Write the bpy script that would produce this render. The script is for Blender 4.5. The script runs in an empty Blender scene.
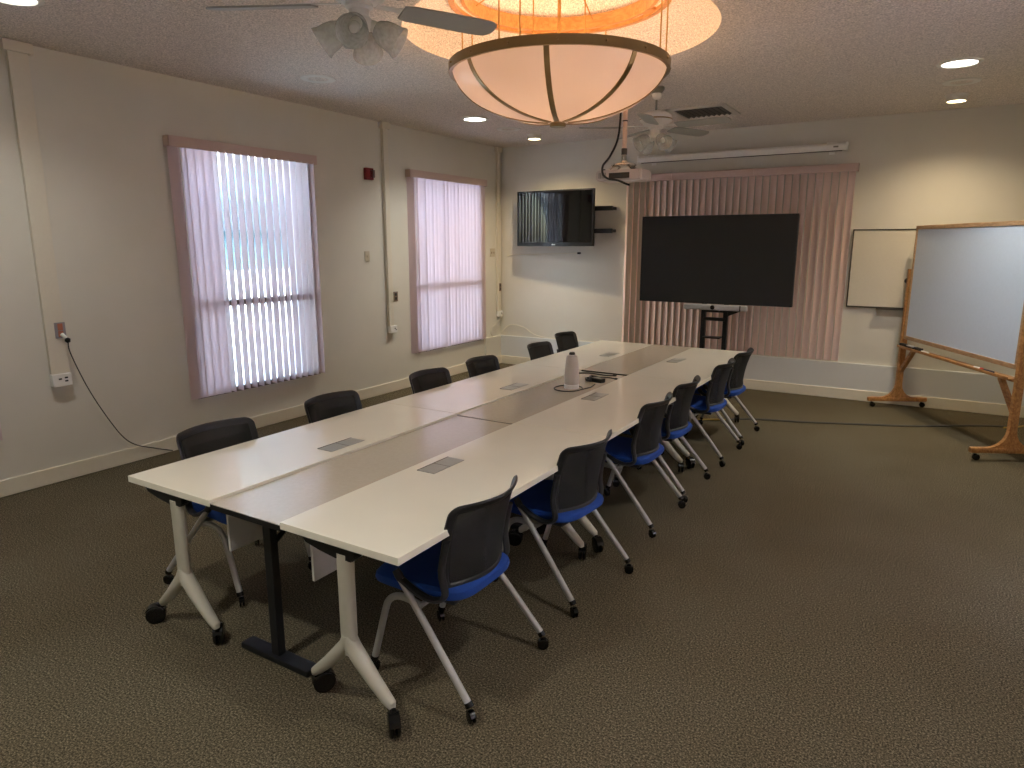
import bpy, bmesh, math, random
from mathutils import Vector, Matrix
random.seed(7)
PI = math.pi
sc = bpy.context.scene
COL = sc.collection

# ------------------------------------------------------------------ materials
def lin(c):
    return tuple(((v/255)/12.92 if v/255 <= .04045 else ((v/255+.055)/1.055)**2.4) for v in c)

def mat(name, rgb, rough=.5, metal=0.0, spec=.5, noise=0.0, nscale=40.0, bump=0.0, bscale=200.0,
        rgb2=None, alpha=1.0, coat=0.0, emit=None, estr=0.0, sheen=0.0, bdist=.002):
    m = bpy.data.materials.new(name); m.use_nodes = True
    nt = m.node_tree; b = nt.nodes['Principled BSDF']
    c = lin(rgb)
    b.inputs['Roughness'].default_value = rough
    b.inputs['Metallic'].default_value = metal
    b.inputs['Specular IOR Level'].default_value = spec
    b.inputs['Coat Weight'].default_value = coat
    b.inputs['Sheen Weight'].default_value = sheen
    tc = nt.nodes.new('ShaderNodeTexCoord')
    nz = nt.nodes.new('ShaderNodeTexNoise'); nz.inputs['Scale'].default_value = nscale
    nz.inputs['Detail'].default_value = 4
    nt.links.new(tc.outputs['Object'], nz.inputs['Vector'])
    rp = nt.nodes.new('ShaderNodeValToRGB')
    k = max(noise, .015)
    c2 = lin(rgb2) if rgb2 else c
    rp.color_ramp.elements[0].position = .3; rp.color_ramp.elements[1].position = .7
    rp.color_ramp.elements[0].color = (*[v*(1-k) for v in c], 1)
    rp.color_ramp.elements[1].color = (*[min(1, v*(1+k)) for v in c2], 1)
    nt.links.new(nz.outputs['Fac'], rp.inputs['Fac'])
    nt.links.new(rp.outputs['Color'], b.inputs['Base Color'])
    if bump:
        n2 = nt.nodes.new('ShaderNodeTexNoise'); n2.inputs['Scale'].default_value = bscale
        n2.inputs['Detail'].default_value = 2
        nt.links.new(tc.outputs['Object'], n2.inputs['Vector'])
        bp = nt.nodes.new('ShaderNodeBump'); bp.inputs['Strength'].default_value = bump
        bp.inputs['Distance'].default_value = bdist
        nt.links.new(n2.outputs['Fac'], bp.inputs['Height'])
        nt.links.new(bp.outputs['Normal'], b.inputs['Normal'])
    if alpha < 1: b.inputs['Alpha'].default_value = alpha
    if emit:
        b.inputs['Emission Color'].default_value = (*lin(emit), 1)
        b.inputs['Emission Strength'].default_value = estr
    return m

def translucent(name, rgb, rgbt, mix=.5, rough=.4, gloss=.05):
    m = bpy.data.materials.new(name); m.use_nodes = True
    nt = m.node_tree; nt.nodes.clear()
    out = nt.nodes.new('ShaderNodeOutputMaterial')
    d = nt.nodes.new('ShaderNodeBsdfDiffuse'); t = nt.nodes.new('ShaderNodeBsdfTranslucent')
    g = nt.nodes.new('ShaderNodeBsdfGlossy'); g.inputs['Roughness'].default_value = rough
    d.inputs['Color'].default_value = (*lin(rgb), 1); t.inputs['Color'].default_value = (*lin(rgbt), 1)
    tc = nt.nodes.new('ShaderNodeTexCoord'); nz = nt.nodes.new('ShaderNodeTexNoise'); nz.inputs['Scale'].default_value = 6
    nt.links.new(tc.outputs['Object'], nz.inputs['Vector'])
    rp = nt.nodes.new('ShaderNodeValToRGB')
    rp.color_ramp.elements[0].color = (*[v*.97 for v in lin(rgb)], 1); rp.color_ramp.elements[1].color = (*lin(rgb), 1)
    nt.links.new(nz.outputs['Fac'], rp.inputs['Fac']); nt.links.new(rp.outputs['Color'], d.inputs['Color'])
    a = nt.nodes.new('ShaderNodeMixShader'); a.inputs[0].default_value = mix
    b = nt.nodes.new('ShaderNodeMixShader'); b.inputs[0].default_value = gloss
    nt.links.new(d.outputs[0], a.inputs[1]); nt.links.new(t.outputs[0], a.inputs[2])
    nt.links.new(a.outputs[0], b.inputs[1]); nt.links.new(g.outputs[0], b.inputs[2])
    nt.links.new(b.outputs[0], out.inputs['Surface'])
    return m

def thin_glass(name, tint=(240, 246, 248), gl=.12, rough=.03):
    m = bpy.data.materials.new(name); m.use_nodes = True
    nt = m.node_tree; nt.nodes.clear()
    out = nt.nodes.new('ShaderNodeOutputMaterial')
    t = nt.nodes.new('ShaderNodeBsdfTransparent'); t.inputs['Color'].default_value = (*lin(tint), 1)
    g = nt.nodes.new('ShaderNodeBsdfGlossy'); g.inputs['Roughness'].default_value = rough
    fr = nt.nodes.new('ShaderNodeLayerWeight'); fr.inputs['Blend'].default_value = gl
    mx = nt.nodes.new('ShaderNodeMixShader')
    nt.links.new(fr.outputs['Fresnel'], mx.inputs[0])
    nt.links.new(t.outputs[0], mx.inputs[1]); nt.links.new(g.outputs[0], mx.inputs[2])
    nt.links.new(mx.outputs[0], out.inputs['Surface'])
    return m

def frosted(name):
    m = thin_glass(name, (251, 252, 250), .16, .1)
    nt = m.node_tree; out = [n for n in nt.nodes if n.type == 'OUTPUT_MATERIAL'][0]
    src = out.inputs['Surface'].links[0].from_socket
    d = nt.nodes.new('ShaderNodeBsdfDiffuse'); d.inputs['Color'].default_value = (*lin((240, 240, 234)), 1)
    t = nt.nodes.new('ShaderNodeBsdfTranslucent'); t.inputs['Color'].default_value = (*lin((240, 240, 234)), 1)
    tc = nt.nodes.new('ShaderNodeTexCoord'); wv = nt.nodes.new('ShaderNodeTexNoise'); wv.inputs['Scale'].default_value = 60
    nt.links.new(tc.outputs['Object'], wv.inputs['Vector'])
    rp = nt.nodes.new('ShaderNodeMapRange'); rp.inputs['To Min'].default_value = .25; rp.inputs['To Max'].default_value = .5
    nt.links.new(wv.outputs['Fac'], rp.inputs['Value'])
    a = nt.nodes.new('ShaderNodeMixShader'); b = nt.nodes.new('ShaderNodeMixShader')
    nt.links.new(d.outputs[0], a.inputs[1]); nt.links.new(t.outputs[0], a.inputs[2])
    nt.links.new(rp.outputs[0], b.inputs[0]); nt.links.new(src, b.inputs[1]); nt.links.new(a.outputs[0], b.inputs[2])
    nt.links.new(b.outputs[0], out.inputs['Surface'])
    return m

def carpet_mat():
    m = bpy.data.materials.new('carpet'); m.use_nodes = True
    nt = m.node_tree; b = nt.nodes['Principled BSDF']; L = nt.links
    b.inputs['Roughness'].default_value = 1; b.inputs['Specular IOR Level'].default_value = .05
    tc = nt.nodes.new('ShaderNodeTexCoord')
    n1 = nt.nodes.new('ShaderNodeTexNoise'); n1.inputs['Scale'].default_value = 128; n1.inputs['Detail'].default_value = 6; n1.inputs['Roughness'].default_value = .8
    n2 = nt.nodes.new('ShaderNodeTexNoise'); n2.inputs['Scale'].default_value = 1.1; n2.inputs['Detail'].default_value = 3
    L.new(tc.outputs['Object'], n1.inputs['Vector']); L.new(tc.outputs['Object'], n2.inputs['Vector'])
    r1 = nt.nodes.new('ShaderNodeValToRGB')
    e = r1.color_ramp.elements
    e[0].position = .39; e[0].color = (*lin((44, 41, 32)), 1)
    e[1].position = .62; e[1].color = (*lin((150, 140, 116)), 1)
    x = e.new(.5); x.color = (*lin((86, 79, 63)), 1)
    r2 = nt.nodes.new('ShaderNodeValToRGB')
    r2.color_ramp.elements[0].position = .35; r2.color_ramp.elements[0].color = (.86, .83, .78, 1)
    r2.color_ramp.elements[1].position = .65; r2.color_ramp.elements[1].color = (1, 1, 1, 1)
    L.new(n1.outputs['Fac'], r1.inputs['Fac']); L.new(n2.outputs['Fac'], r2.inputs['Fac'])
    mx = nt.nodes.new('ShaderNodeMix'); mx.data_type = 'RGBA'; mx.blend_type = 'MULTIPLY'; mx.inputs[0].default_value = 1
    L.new(r1.outputs['Color'], mx.inputs[6]); L.new(r2.outputs['Color'], mx.inputs[7])
    L.new(mx.outputs[2], b.inputs['Base Color'])
    bp = nt.nodes.new('ShaderNodeBump'); bp.inputs['Strength'].default_value = .2; bp.inputs['Distance'].default_value = .003
    L.new(n1.outputs['Fac'], bp.inputs['Height']); L.new(bp.outputs['Normal'], b.inputs['Normal'])
    return m

def wood_mat(name, a, bcol, rough=.35):
    m = bpy.data.materials.new(name); m.use_nodes = True
    nt = m.node_tree; b = nt.nodes['Principled BSDF']; L = nt.links
    b.inputs['Roughness'].default_value = rough
    tc = nt.nodes.new('ShaderNodeTexCoord'); mp = nt.nodes.new('ShaderNodeMapping'); mp.inputs['Scale'].default_value = (3, 14, 9)
    nz = nt.nodes.new('ShaderNodeTexNoise'); nz.inputs['Scale'].default_value = 4; nz.inputs['Detail'].default_value = 5
    nz.inputs['Distortion'].default_value = .8
    L.new(tc.outputs['Object'], mp.inputs['Vector']); L.new(mp.outputs['Vector'], nz.inputs['Vector'])
    rp = nt.nodes.new('ShaderNodeValToRGB')
    rp.color_ramp.elements[0].position = .35; rp.color_ramp.elements[0].color = (*lin(a), 1)
    rp.color_ramp.elements[1].position = .65; rp.color_ramp.elements[1].color = (*lin(bcol), 1)
    L.new(nz.outputs['Fac'], rp.inputs['Fac']); L.new(rp.outputs['Color'], b.inputs['Base Color'])
    return m

M = dict(
    wall=mat('wall_paint', (216, 213, 200), .7, noise=.02, nscale=3, bump=.12, bscale=60),
    ledge=mat('lower_wall_daylit', (210, 213, 210), .7, noise=.02, nscale=3, bump=.1, bscale=60),  # window daylight on the lower back wall, mixed into its colour
    ceiling=mat('popcorn_ceiling', (222, 213, 203), .95, noise=.36, nscale=95, bump=.9, bscale=110, bdist=.006),
    base=mat('baseboard_paint', (226, 220, 200), .5),
    duct=mat('raceway_paint', (218, 212, 194), .5),
    white_plastic=mat('white_plastic', (238, 237, 230), .35),
    carpet=carpet_mat(),
    top_white=mat('white_laminate', (243, 238, 219), .12, spec=.85, noise=.01, nscale=4),
    top_edge=mat('laminate_edge', (224, 208, 184), .45),
    top_grey=mat('taupe_laminate', (198, 189, 170), .15, spec=.8, noise=.03, nscale=60),
    black_metal=mat('black_powdercoat', (20, 22, 25), .4),
    black_plastic=mat('black_plastic', (20, 20, 21), .42),
    gloss_black=mat('caster_black', (12, 12, 13), .18),
    leg_beige=mat('leg_paint', (186, 182, 164), .4),
    modesty=mat('modesty_panel_white', (206, 204, 196), .5),
    chair_tube=mat('silver_tube_paint', (176, 175, 168), .35, metal=.25),
    seat_blue=mat('blue_seat_fabric', (10, 62, 142), .85, noise=.12, nscale=260, bump=.3, bscale=400),
    mesh_black=mat('black_mesh_fabric', (36, 36, 34), .8, noise=.25, nscale=300, alpha=.86),
    frame_black=mat('chair_frame_black', (33, 34, 36), .4),
    grey_box=mat('brushed_grey_cover', (138, 138, 128), .4, metal=.35),
    power_grey=mat('power_cover_grey', (166, 166, 156), .4, metal=.1),
    dark_slot=mat('dark_slot', (24, 24, 24), .6),
    slat=translucent('blind_vane_vinyl', (231, 214, 210), (236, 223, 227), .58, gloss=.06),
    slat_back=mat('blind_vane_rose', (246, 224, 213), .5),
    valance=mat('blind_valance_rose', (204, 180, 171), .5),
    alu=mat('window_aluminium', (120, 108, 104), .4, metal=.3),
    glass=thin_glass('window_glass'),
    shade_glass=frosted('ribbed_shade_glass'),
    fan_white=mat('fan_white', (228, 226, 218), .45),
    blade_grey=mat('fan_blade_white', (166, 166, 157), .5),
    chrome=mat('chrome', (210, 210, 205), .15, metal=1),
    bowl=translucent('alabaster_bowl', (236, 226, 220), (228, 222, 220), .52, .25, .05),
    brass=mat('aged_brass', (150, 128, 88), .3, metal=.8),
    rod_brass=mat('brass_rod', (190, 150, 90), .3, metal=.6),
    ring_wood=wood_mat('ring_oak', (176, 118, 62), (206, 146, 84)),
    oak=wood_mat('honey_oak', (150, 102, 54), (190, 138, 82)),
    oak_pale=wood_mat('pale_oak_frame', (160, 126, 92), (190, 156, 118)),
    board=mat('daylit_whiteboard_enamel', (212, 226, 242), .22),  # blue cast of window light put into the white enamel
    board_wall=mat('wall_whiteboard_enamel', (214, 208, 190), .35),
    alu_dark=mat('dark_aluminium', (70, 64, 56), .4, metal=.5),
    screen=mat('television_glass', (9, 10, 12), .05, spec=.34),
    bezel=mat('television_bezel', (14, 14, 15), .35),
    big_screen=mat('display_glass', (20, 20, 20), .42),
    silver=mat('silver_plastic', (192, 192, 192), .4, metal=.2),
    projector=mat('projector_beige', (200, 190, 180), .45),
    pole=mat('pole_cream', (222, 196, 174), .45),
    red=mat('alarm_red', (128, 26, 34), .4),
    strobe=thin_glass('strobe_lens', (220, 220, 225), .3),
    outlet=mat('outlet_plate_steel', (150, 146, 150), .4, metal=.3),
    outlet_orange=mat('outlet_orange', (176, 110, 84), .5),
    switch=mat('beige_switch_plate', (196, 186, 164), .5),
    brown_plate=mat('brown_outlet_plate', (126, 108, 90), .5),
    cable=mat('black_cable', (16, 16, 17), .5),
    cable_white=mat('white_cable', (222, 216, 196), .5),
    cable_grey=mat('grey_cable_cover', (58, 56, 50), .8),
    cable_yellow=mat('yellow_cable', (190, 160, 80), .5),
    camera_white=mat('speaker_cloth_white', (196, 190, 178), .8, noise=.06, nscale=300),
    marker_red=mat('marker_red', (176, 40, 40), .4),
    marker_blue=mat('marker_navy', (30, 40, 70), .4),
    felt=mat('eraser_felt', (34, 34, 36), .9),
    eraser_grey=mat('eraser_grey', (150, 150, 150), .7),
    diffuser=mat('light_diffuser', (255, 255, 255), .5, emit=(255, 252, 244), estr=9),
    diffuser_warm=mat('warm_light_diffuser', (255, 250, 240), .5, emit=(255, 226, 176), estr=9),
    bulb_warm=mat('warm_bulb', (255, 240, 220), .5, emit=(255, 190, 110), estr=6),
    bulb_off=mat('clear_bulb', (214, 214, 206), .15),
    vent_dark=mat('vent_dark', (16, 15, 14), .8),
    vent_metal=mat('vent_white_metal', (210, 204, 194), .5),
    louver=mat('vent_louver_dark', (84, 80, 74), .5),
    stucco=mat('outdoor_stucco', (240, 240, 238), .9, noise=.05, nscale=8),
    stucco_far=mat('outdoor_far_wall', (74, 96, 108), .9, noise=.05, nscale=2),
    fascia=mat('outdoor_fascia', (50, 58, 66), .8),
    concrete=mat('outdoor_concrete', (200, 198, 192), .9, noise=.08, nscale=2),
)

# ------------------------------------------------------------------ mesh helpers
class MB:
    def __init__(s): s.bm = bmesh.new()
    def merge(s, t, mx=None):
        if mx is not None: bmesh.ops.transform(t, matrix=mx, verts=t.verts)
        me = bpy.data.meshes.new('tmp'); t.to_mesh(me); t.free()
        s.bm.from_mesh(me); bpy.data.meshes.remove(me); return s
    def box(s, x0, x1, y0, y1, z0, z1, bev=0.0, seg=2, mx=None):
        t = bmesh.new()
        bmesh.ops.create_cube(t, size=1)
        bmesh.ops.scale(t, vec=(x1-x0, y1-y0, z1-z0), verts=t.verts)
        bmesh.ops.translate(t, vec=((x0+x1)/2, (y0+y1)/2, (z0+z1)/2), verts=t.verts)
        if bev: bmesh.ops.bevel(t, geom=t.edges[:], offset=bev, segments=seg, affect='EDGES', profile=.5)
        return s.merge(t, mx)
    def lathe(s, prof, seg=32, mx=None, cap=True):
        t = bmesh.new(); rings = []
        for r, z in prof:
            if r < 1e-6: rings.append([t.verts.new((0, 0, z))])
            else: rings.append([t.verts.new((r*math.cos(2*PI*i/seg), r*math.sin(2*PI*i/seg), z)) for i in range(seg)])
        for a, b in zip(rings, rings[1:]):
            for i in range(seg):
                j = (i+1) % seg
                if len(a) == 1 and len(b) == 1: continue
                if len(a) == 1: t.faces.new((a[0], b[j], b[i]))
                elif len(b) == 1: t.faces.new((a[i], a[j], b[0]))
                else: t.faces.new((a[i], a[j], b[j], b[i]))
        if cap:
            for R, fl in ((rings[0], True), (rings[-1], False)):
                if len(R) > 2: t.faces.new(R[::-1] if fl else R)
        bmesh.ops.recalc_face_normals(t, faces=t.faces)
        return s.merge(t, mx)
    def cyl(s, p0, p1, r0, r1=None, seg=16):
        p0, p1 = Vector(p0), Vector(p1); d = p1-p0
        mx = Matrix.Translation(p0) @ d.to_track_quat('Z', 'Y').to_matrix().to_4x4()
        return s.lathe([(r0, 0), (r1 if r1 is not None else r0, d.length)], seg, mx)
    def tube(s, pts, r, seg=10, flat=None):
        """r: a radius or a list; flat=(w,h) gives an oval section"""
        pts = [Vector(p) for p in pts]; n = len(pts)
        t = bmesh.new(); rings = []; up = None
        for i, p in enumerate(pts):
            d = (pts[min(i+1, n-1)]-pts[max(i-1, 0)]).normalized()
            if up is None:
                up = Vector((0, 0, 1)) if abs(d.z) < .9 else Vector((0, 1, 0))
            x = d.cross(up).normalized(); up = x.cross(d).normalized()
            rr = r[i] if isinstance(r, (list, tuple)) else r
            a, b = (rr*flat[0], rr*flat[1]) if flat else (rr, rr)
            rings.append([t.verts.new(p + x*a*math.cos(2*PI*k/seg) + up*b*math.sin(2*PI*k/seg)) for k in range(seg)])
        for A, B in zip(rings, rings[1:]):
            for k in range(seg):
                t.faces.new((A[k], A[(k+1) % seg], B[(k+1) % seg], B[k]))
        t.faces.new(rings[0][::-1]); t.faces.new(rings[-1])
        bmesh.ops.recalc_face_normals(t, faces=t.faces)
        return s.merge(t)
    def sphere(s, c, r, sc_=(1, 1, 1), seg=16):
        t = bmesh.new(); bmesh.ops.create_uvsphere(t, u_segments=seg, v_segments=max(6, seg//2), radius=r)
        bmesh.ops.scale(t, vec=sc_, verts=t.verts)
        bmesh.ops.translate(t, vec=c, verts=t.verts); return s.merge(t)
    def prism(s, outline, h0, h1, mx=None, bev=0.0):
        """outline in xy extruded along z from h0 to h1"""
        t = bmesh.new()
        f = t.faces.new([t.verts.new((x, y, h0)) for x, y in outline])
        r = bmesh.ops.extrude_face_region(t, geom=[f])
        bmesh.ops.translate(t, vec=(0, 0, h1-h0), verts=[v for v in r['geom'] if isinstance(v, bmesh.types.BMVert)])
        bmesh.ops.recalc_face_normals(t, faces=t.faces)
        if bev: bmesh.ops.bevel(t, geom=t.edges[:], offset=bev, segments=2, affect='EDGES')
        return s.merge(t, mx)
    def sheet(s, grid, thick, mx=None):
        """grid[i][j] of points, solidified along normals"""
        t = bmesh.new(); V = [[t.verts.new(p) for p in row] for row in grid]
        for i in range(len(V)-1):
            for j in range(len(V[0])-1):
                t.faces.new((V[i][j], V[i][j+1], V[i+1][j+1], V[i+1][j]))
        bmesh.ops.recalc_face_normals(t, faces=t.faces)
        bmesh.ops.solidify(t, geom=t.faces[:], thickness=thick)
        bmesh.ops.recalc_face_normals(t, faces=t.faces)
        return s.merge(t, mx)
    def loft(s, rings):
        """closed loop of closed section rings"""
        t = bmesh.new(); R = [[t.verts.new(p) for p in r] for r in rings]; n = len(R); k = len(R[0])
        for i in range(n):
            A, B = R[i], R[(i+1) % n]
            for j in range(k): t.faces.new((A[j], A[(j+1) % k], B[(j+1) % k], B[j]))
        bmesh.ops.recalc_face_normals(t, faces=t.faces)
        return s.merge(t)
    def build(s, name, material, parent=None, smooth=True, loc=None):
        me = bpy.data.meshes.new(name); s.bm.to_mesh(me); s.bm.free()
        me.materials.append(material)
        if smooth and len(me.polygons):
            me.polygons.foreach_set('use_smooth', [True]*len(me.polygons))
            me.set_sharp_from_angle(angle=math.radians(35))
        o = bpy.data.objects.new(name, me); COL.objects.link(o)
        if smooth:
            wn = o.modifiers.new('weighted', 'WEIGHTED_NORMAL'); wn.keep_sharp = True
        if parent: o.parent = parent
        if loc: o.location = loc
        return o

def tag(o, label=None, cat=None, group=None, kind=None):
    if label: o['label'] = label
    if cat: o['category'] = cat
    if group: o['group'] = group
    if kind: o['kind'] = kind
    return o
def thing(name, loc, rz, label, cat, group=None):
    o = bpy.data.objects.new(name, None); COL.objects.link(o)
    o.empty_display_size = .1
    o.location = loc; o.rotation_euler = (0, 0, rz)
    return tag(o, label, cat, group)
def copy_tree(o, parent=None):
    c = o.copy(); COL.objects.link(c)
    if parent is not None: c.parent = parent
    for ch in [x for x in KIDS.get(o.name, ())]: copy_tree(ch, c)
    return c
KIDS = {}
def index_kids():
    KIDS.clear()
    for o in bpy.data.objects:
        if o.parent: KIDS.setdefault(o.parent.name, []).append(o)
def dup(root, loc, rz, label, group=None):
    index_kids()
    c = copy_tree(root); c.location = loc; c.rotation_euler = (0, 0, rz); c['label'] = label
    if group: c['group'] = group
    return c
def struct(o): o['kind'] = 'structure'; return o

# ------------------------------------------------------------------ dimensions (metres)
D, H = 7.158, 3.165           # back wall, ceiling
XR, YR = 6.85, -2.3           # right wall, rear wall
CX, CY = 3.305, 2.69          # centre of the ceiling dome
RD = 1.03                     # dome opening radius
A0, A1, A2, A3 = 2.484, 3.086, 3.525, 4.125   # table edges
YS = [0.0, 1.77, 3.58, 5.356]                 # table ends
TZ = .737
WINS = [(2.03, 3.5), (5.12, 6.64), (-1.05, .42)]
WZ0, WZ1 = .41, 2.67

# ------------------------------------------------------------------ room shell
m = MB(); m.box(-.2, XR+.2, YR-.2, D+.2, -.1, 0); struct(m.build('floor', M['carpet'], smooth=False))

# ceiling with a round opening and a shallow dome above it
t = bmesh.new()
x0, x1, y0, y1 = -.2, XR+.2, YR-.2, D+.2
angs = [2*PI*i/96 for i in range(96)] + [math.atan2(b-CY, a-CX) % (2*PI) for a in (x0, x1) for b in (y0, y1)]
angs = sorted(set(round(a, 6) for a in angs))
def onrect(a):
    c, s_ = math.cos(a), math.sin(a); k = 1e9
    if abs(c) > 1e-9: k = min(k, ((x1 if c > 0 else x0)-CX)/c)
    if abs(s_) > 1e-9: k = min(k, ((y1 if s_ > 0 else y0)-CY)/s_)
    return (CX+k*c, CY+k*s_, H)
ro = [t.verts.new(onrect(a)) for a in angs]
rings = [[t.verts.new((CX+RD*math.cos(a), CY+RD*math.sin(a), H)) for a in angs]]
DH = .46
# a coved tray, a wooden ring round its inner edge, and a deeper dish above the ring
for r, z in ((1.015, .05), (.985, .09), (.93, .135), (.86, .17), (.79, .192), (.72, .205), (.66, .21), (.655, .24), (.652, .30), (.63, .345), (.58, .385), (.49, .415), (.36, .44), (.2, .455)):
    rings.append([t.verts.new((CX+r*math.cos(a), CY+r*math.sin(a), H+z)) for a in angs])
top = t.verts.new((CX, CY, H+DH))
n = len(angs)
for i in range(n):
    j = (i+1) % n
    t.faces.new((ro[i], ro[j], rings[0][j], rings[0][i]))
    for A, B in zip(rings, rings[1:]): t.faces.new((A[i], A[j], B[j], B[i]))
    t.faces.new((rings[-1][i], rings[-1][j], top))
bmesh.ops.recalc_face_normals(t, faces=t.faces)
m = MB(); m.merge(t); struct(m.build('ceiling', M['ceiling']))
# the slab over it keeps daylight out
m = MB(); m.box(x0, x1, y0, y1, H+.55, H+.65); struct(m.build('roof_slab', M['stucco'], smooth=False))
m = MB()
m.box(x0, x0+.05, y0, y1, H-.05, H+.56); m.box(x1-.05, x1, y0, y1, H-.05, H+.56)
m.box(x0, x1, y0, y0+.05, H-.05, H+.56); m.box(x0, x1, y1-.05, y1, H-.05, H+.56)
struct(m.build('roof_parapet_wall', M['stucco'], smooth=False))

m = MB()
ys = sorted(WINS); prev = YR-.2
for a, b in ys:
    m.box(-.2, 0, prev, a, 0, H); m.box(-.2, 0, a, b, 0, WZ0); m.box(-.2, 0, a, b, WZ1, H); prev = b
m.box(-.2, 0, prev, D+.2, 0, H)
struct(m.build('wall_left', M['wall'], smooth=False))
m = MB(); m.box(-.0, XR, D, D+.2, 0, H); struct(m.build('wall_back', M['wall'], smooth=False))
m = MB(); prev = YR-.2
FILL_WINS = [(-1.05, .46), (2.0, 3.5)]  # unseen windows added in the right wall as soft fill light
for a, b in FILL_WINS:
    m.box(XR, XR+.2, prev, a, 0, H); m.box(XR, XR+.2, a, b, 0, WZ0); m.box(XR, XR+.2, a, b, WZ1, H); prev = b
m.box(XR, XR+.2, prev, D+.2, 0, H)
struct(m.build('wall_right', M['wall'], smooth=False))
m = MB(); m.box(-.2, XR+.2, YR-.2, YR, 0, H); struct(m.build('wall_rear', M['wall'], smooth=False))

# low ledge along the back wall and round the corner
LZ = .43
m = MB(); m.box(0, XR, D-.035, D, 0, LZ, .004); struct(m.build('trim_1', M['ledge'], smooth=False))
m = MB(); m.box(0, .035, 6.72, D-.035, 0, LZ, .004); struct(m.build('trim_2', M['wall'], smooth=False))
def baseboard(name, x0, x1, y0, y1):
    m = MB(); m.box(x0, x1, y0, y1, 0, .125, .006); struct(m.build(name, M['base'], smooth=False))
baseboard('baseboard_left', 0, .016, YR, 6.72)
baseboard('baseboard_corner', .035, .05, 6.72, D-.05)
baseboard('baseboard_back', .035, XR, D-.05, D-.035)
baseboard('baseboard_right', XR-.016, XR, YR, D-.05)
baseboard('baseboard_rear', 0, XR, YR, YR+.016)

# windows in the left wall
for i, (a, b) in enumerate(WINS):
    m = MB(); f = .045
    for z in (WZ0, WZ1-f, 1.225): m.box(-.045, -.001, a, b, z, z+f+.012*(z == 1.225))
    for y in (a, b-f): m.box(-.045, -.001, y, y+f, WZ0, WZ1)
    fr = struct(m.build('window_%d' % (i+1), M['alu'], smooth=False))
    m = MB(); m.box(-.032, -.028, a+f, b-f, WZ0+f, WZ1-f); m.build('glass_pane', M['glass'], fr, smooth=False)

for i, (a, b) in enumerate(FILL_WINS):  # frames and panes of the added fill-light windows
    m = MB(); f = .045
    for z in (WZ0, WZ1-f, 1.235): m.box(XR+.09, XR+.14, a, b, z, z+f)
    for y in (a, b-f): m.box(XR+.09, XR+.14, y, y+f, WZ0, WZ1)
    fr = struct(m.build('window_%d' % (i+4), M['alu'], smooth=False))
    m = MB(); m.box(XR+.113, XR+.117, a+f, b-f, WZ0+f, WZ1-f); m.build('glass_pane', M['glass'], fr, smooth=False)

# ------------------------------------------------------------------ vertical blinds
def vane(m, cx, cy, ang, w, z0, z1, bow=.006, thick=.0012):
    """one vane, its plane direction at ang from +x"""
    g = []
    ux, uy = math.cos(ang), math.sin(ang)
    for k in range(5):
        s = (k/4-.5); off = bow*(1-4*s*s)
        p = (cx+ux*s*w-uy*off, cy+uy*s*w+ux*off)
        g.append([(p[0], p[1], z) for z in (z0, z1)])
    m.sheet(g, thick)
def blind(label, y0, y1, angs, z0=.425, zt=2.60, cx=.042):
    o = thing('vertical_blind', (0, (y0+y1)/2, 0), 0, label, 'blind'); oy = (y0+y1)/2
    m = MB()
    m.box(.069, .08, y0-.012-oy, y1+.012-oy, zt-.01, zt+.078, .003)
    m.box(0.002, .08, y0-.012-oy, y0-.0-oy, zt-.01, zt+.078, .002); m.box(0.002, .08, y1+.0-oy, y1+.012-oy, zt-.01, zt+.078, .002)
    m.box(0.002, .08, y0-.012-oy, y1+.012-oy, zt+.072, zt+.078, .002)
    m.build('valance', M['valance'], o)
    m = MB(); m.box(.02, .062, y0-oy, y1-oy, zt+.005, zt+.045, .004); m.build('head_rail', M['fan_white'], o)
    m = MB(); n = len(angs)
    for k, a in enumerate(angs):
        y = y0+.04+(y1-y0-.08)*k/(n-1)-oy
        vane(m, cx, y, a, .089, z0, zt+.004, .006 if k % 2 else .005)
    m.build('vane_curtain', M['slat'], o)
    m = MB(); m.cyl((.07, y0+.09-oy, zt), (.07, y0+.09-oy, 1.35), .004, seg=8); m.build('tilt_wand', M['white_plastic'], o)
    return o
R_ = math.radians
rnd = random.Random(3)
a1 = [R_(86)]*2 + [R_(84), R_(80), R_(62)] + [R_(rnd.uniform(-7, 1)) for _ in range(15)]
blind('left window blind with its vanes turned open to daylight', 1.94, 3.53, a1)
a2 = [R_(40), R_(60)] + [R_(76+rnd.uniform(-5, 5)) for _ in range(19)]; a2[3] = R_(60); a2[8] = R_(62); a2[9] = R_(64)
blind('pink glowing blind closed over the window nearer the corner', 5.03, 6.69, a2, cx=.034)
blind('blind at the left edge of the photo, only its lower corner showing', -1.12, .455, [R_(80)]*20)

for (a, b), lb in zip(FILL_WINS, ('closed blind on an added right-wall window at the near end, for fill light', 'closed blind on an added right-wall window opposite the open one, for fill light')):
    ob = blind(lb, a-.06, b+.06, [R_(82)]*20)
    ob.location.x = XR; ob.rotation_euler = (0, 0, PI)

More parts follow.
